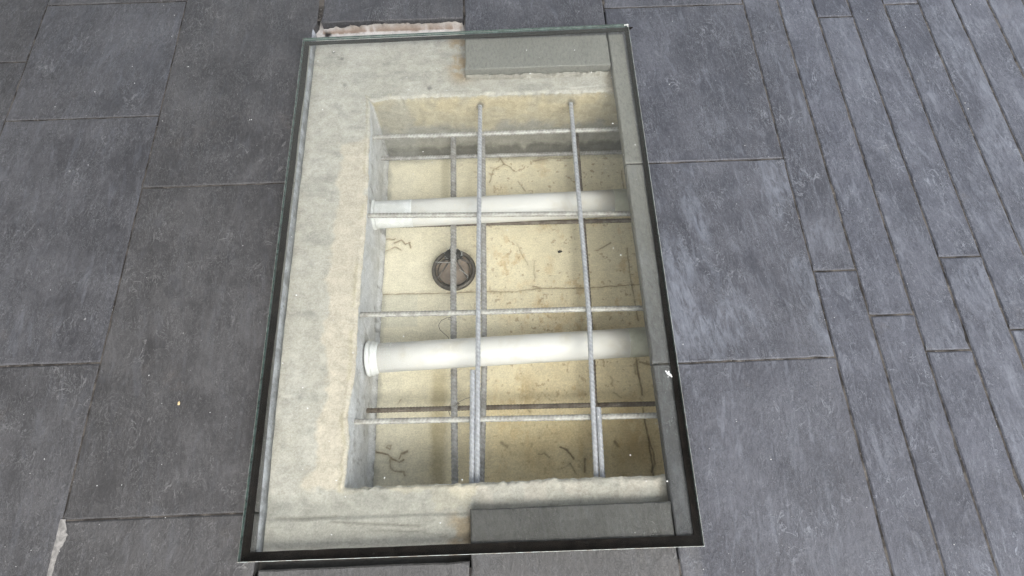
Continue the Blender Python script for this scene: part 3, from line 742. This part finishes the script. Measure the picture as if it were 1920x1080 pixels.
# ground arrises
def band(name, qa, za, qb, zb, mat):
    v = P3(qa, za)+P3(qb, zb); return mesh_obj(name, v, [(i, (i+1) % 4, 4+(i+1) % 4, 4+i) for i in range(4)], mat, gp_)
band('ground_arris', GP, GZ1-.0006, gi, GZ1, M['inter'])
# black border strips, slightly wavy on the inner edge
def strip(i, w0, w1, seed):
    off = (.0008, -.0018, .0012, .0008)[i]; sh = lambda p: p
    q = inset(GP, 0.); a, b = Vector(q[i]), Vector(q[(i+1) % 4]); dd = (b-a).normalized(); nq = Vector((-dd.y, dd.x)); a += nq*off; b += nq*off
    d = (b-a).normalized(); nn = Vector((-d.y, d.x)); n = 70
    v = []; f = []
    L = (b-a).length; e0 = 0.; e1 = 0.
    if i == 0: s0, s1 = .0145, L-.0135
    elif i == 2: s0, s1 = .0075, L-.0140
    else: s0, s1 = 0., L
    for k in range(n+1):
        s = s0+(s1-s0)*k/n; t = k/n
        wd = w0+(w1-w0)*t+(fbm(np.array([s]), np.array([seed*2.]), 6, 3, .6, seed)[0]-.5)*.0045+(fbm(np.array([s]), np.array([seed*2.]), 70, 2, .6, seed)[0]-.5)*.0008
        for q, z in ((0, .0012), (0, .0048), (wd, .0048), (wd, .0012)):
            p = a+d*s+nn*q; v.append((p.x, p.y-.6, z))
    for k in range(n):
        for j in range(4): f.append((k*4+j, k*4+(j+1) % 4, k*4+4+(j+1) % 4, k*4+4+j))
    f.append((3, 2, 1, 0)); f.append((n*4, n*4+1, n*4+2, n*4+3))
    return mesh_obj('border_strip', v, f, M['black'], gp_)
strip(0, .0165, .0185, 1); strip(1, .0160, .0090, 2); strip(2, .0110, .0110, 3); strip(3, .0130, .0150, 4)
# crushed corner of the pane and a dark corner of the border poking out
def blob(name, c, r, mat, parent=None, seed=0, flat=.5, n=7):
    rr = random.Random(seed); bm = bmesh.new(); bmesh.ops.create_icosphere(bm, subdivisions=1, radius=1)
    for q in bm.verts: q.co = Vector((q.co.x*r, q.co.y*r, q.co.z*r*flat))*rr.uniform(.6, 1.25)
    me = bpy.data.meshes.new(name); bm.to_mesh(me); bm.free(); me.materials.append(mat)
    o = bpy.data.objects.new(name, me); o.location = c; link(o, parent); return o
for k, (dx, dy) in enumerate(((0, 0), (-.006, .001), (.001, -.006))):
    blob('corner_chip', (.4535+dx, 1.2895+dy-.6, .0160), .0042-.001*k, M['white'], gp_, k)
v = [(.452, .695, .0008), (.4735, .6955, .0008), (.4600, .683, .0008), (.452, .681, .0008), (.452, .695, .004), (.4735, .6955, .0026), (.4600, .683, .0036), (.452, .681, .004)]
mesh_obj('border_corner', v, [(3, 2, 1, 0), (4, 5, 6, 7), (0, 1, 5, 4), (1, 2, 6, 5), (2, 3, 7, 6), (3, 0, 4, 7)], M['black'], gp_)

# ------------------------------------------------------------------ small marks and litter
def splat(name, c, parts, mat, z, label, cat):
    v = []; f = []
    for (ox, oy, r) in parts:
        k = len(v); n = 9; rr = random.Random(int((ox+oy)*1e5)+3)
        v.append((ox, oy, .0010)); 
        for j in range(n):
            a = 2*math.pi*j/n; q = r*rr.uniform(.6, 1.25); v.append((ox+q*math.cos(a), oy+q*math.sin(a), 0))
        for j in range(n): f.append((k, k+1+j, k+1+(j+1) % n))
    o = mesh_obj(name, v, f, mat, None, loc=(c[0], c[1], z)); tag(o, label, cat); return o
splat('bird_dropping', (.4258, .3006), [(0, 0, .0040), (-.004, .005, .0022), (.004, -.003, .0030), (.0065, -.0065, .0022), (.002, .004, .0022), (-.001, -.007, .0012)], M['white'], GZ1+.0004, 'white bird dropping on the right edge of the glass panel', 'bird dropping')
o = blob('stone_chip', (.246, .7370, -.266), .0062, M['tar'], None, 44, .5); o.scale = (1.3, .75, 1); tag(o, 'small black stone chip on the yellow pit floor between the two right bars', 'stone chip')
o = blob('seed_husk', (-.611, .283, .0015), .0038, M['seed'], None, 12, .5); o.scale = (.7, 1.3, 1); tag(o, 'tiny yellow seed husk on the dark slab left of the glass', 'seed')
# mortar smear along the joint at the near left
def smear(cx, cy, pts, seed):
    v = [(cx, cy, .0012)]; f = []
    for (x, y) in pts: v.append((x, y, -.0005))
    n = len(pts)
    for j in range(n): f.append((0, 1+j, 1+(j+1) % n))
    return mesh_obj('mortar_smear', v, f, M['smear'], pav)
rr = random.Random(8); L_ = []; R_ = []
for k in range(24):
    y = .062-.11*k/23
    wl = .004+rr.uniform(0, .002); wr = .003+(.011*math.exp(-((y-.03)/.022)**2))*rr.uniform(.7, 1.2)+rr.uniform(0, .0015)
    L_.append((-.800-wl, y)); R_.append((-.798+wr, y))
v = []; f = []
for (a, b) in zip(L_, R_): v += [(a[0], a[1], -.0004), ((a[0]+b[0])/2-.001, a[1], .0011), (b[0], b[1], .0002)]
for k in range(23):
    for j in range(2): f.append((k*3+j, k*3+j+1, k*3+j+4, k*3+j+3))
mesh_obj('mortar_smear', v, f, M['smear'], pav, smooth=True)
# pale grit scattered on slabs and glass
def grit(name, n, region, zf, mat, seed, rmin=.0006, rmax=.0017):
    rr = random.Random(seed); v = []; f = []
    for i in range(n):
        x = rr.uniform(region[0], region[1]); y = rr.uniform(region[2], region[3]); z = zf(x, y)
        if z is None: continue
        r = rmin+(rmax-rmin)*rr.random()**3; a = rr.uniform(0, 3.14); e = rr.uniform(.4, 1)
        k = len(v); c, s_ = math.cos(a), math.sin(a)
        for px, py in ((r, 0), (0, r*e), (-r, 0), (0, -r*e)): v.append((x+px*c-py*s_, y+px*s_+py*c, z))
        v.append((x, y, z+r*.8))
        f += [(k, k+1, k+4), (k+1, k+2, k+4), (k+2, k+3, k+4), (k+3, k, k+4)]
    o = mesh_obj(name, v, f, mat); tag(o, 'pale grit crumbs scattered over '+('the glass panel' if 'glass' in name else 'the slate slabs'), 'grit', kind='stuff'); return o
def zslab(x, y):
    if -.45 < x < .465 and -.06 < y < 1.36: return None
    return .0006
grit('slab_grit', 520, (-1.4, 1.6, -.15, 1.5), zslab, M['white'], 3, .0006, .0017)
grit('glass_grit', 150, (-.41, .43, -.01, 1.26), lambda x, y: GZ1+.0003, M['white'], 4, .0006, .0024)

# ------------------------------------------------------------------ unseen building, added: its canopy blocks sky and keeps the glass reflection dark
bt = thing('added_building', 'unseen pale rendered building with a deep flat canopy, added to darken the glass reflection', 'added_building', (-6.2, 0, 0))
def box(name, x0, x1, y0, y1, z0, z1, mat, parent, ox=0., oy=0.):
    v = [(x-ox, y-oy, z) for z in (z0, z1) for y in (y0, y1) for x in (x0, x1)]
    return mesh_obj(name, v, [(0, 2, 3, 1), (4, 5, 7, 6), (0, 1, 5, 4), (2, 6, 7, 3), (0, 4, 6, 2), (1, 3, 7, 5)], mat, parent)
box('wall', -6.6, -6.2, -7, 9, -.02, 6.5, M['plaster'], bt, -6.2)  # wall of the added, unseen house
box('added_canopy_roof', -2.6, 2.0, -1.2, 6.6, 4.26, 4.5, M['added_darkwall'], bt, -6.2)
box('added_soffit_panel', -2.6, -.92, -1.2, 6.6, 4.2, 4.255, M['timber'], bt, -6.2)
box('added_soffit_panel', -.72, 2.0, -1.2, 6.6, 4.2, 4.255, M['timber'], bt, -6.2)
box('added_beam', -.918, -.722, -1.2, 6.6, 4.1, 4.255, M['added_darkwall'], bt, -6.2)
box('fascia', 2.002, 2.05, -1.2, 6.6, 4.1, 4.5, M['plaster'], bt, -6.2)
for py in (-4.5, -.5, 3.2):
    box('added_window_frame', -6.198, -6.15, py, py+.9, .5, 2.8, M['added_darkwall'], bt, -6.2)
for px_ in (-2.5, 1.85): box('post', px_, px_+.12, 6.42, 6.54, -.002, 4.198, M['plaster'], bt, -6.2)
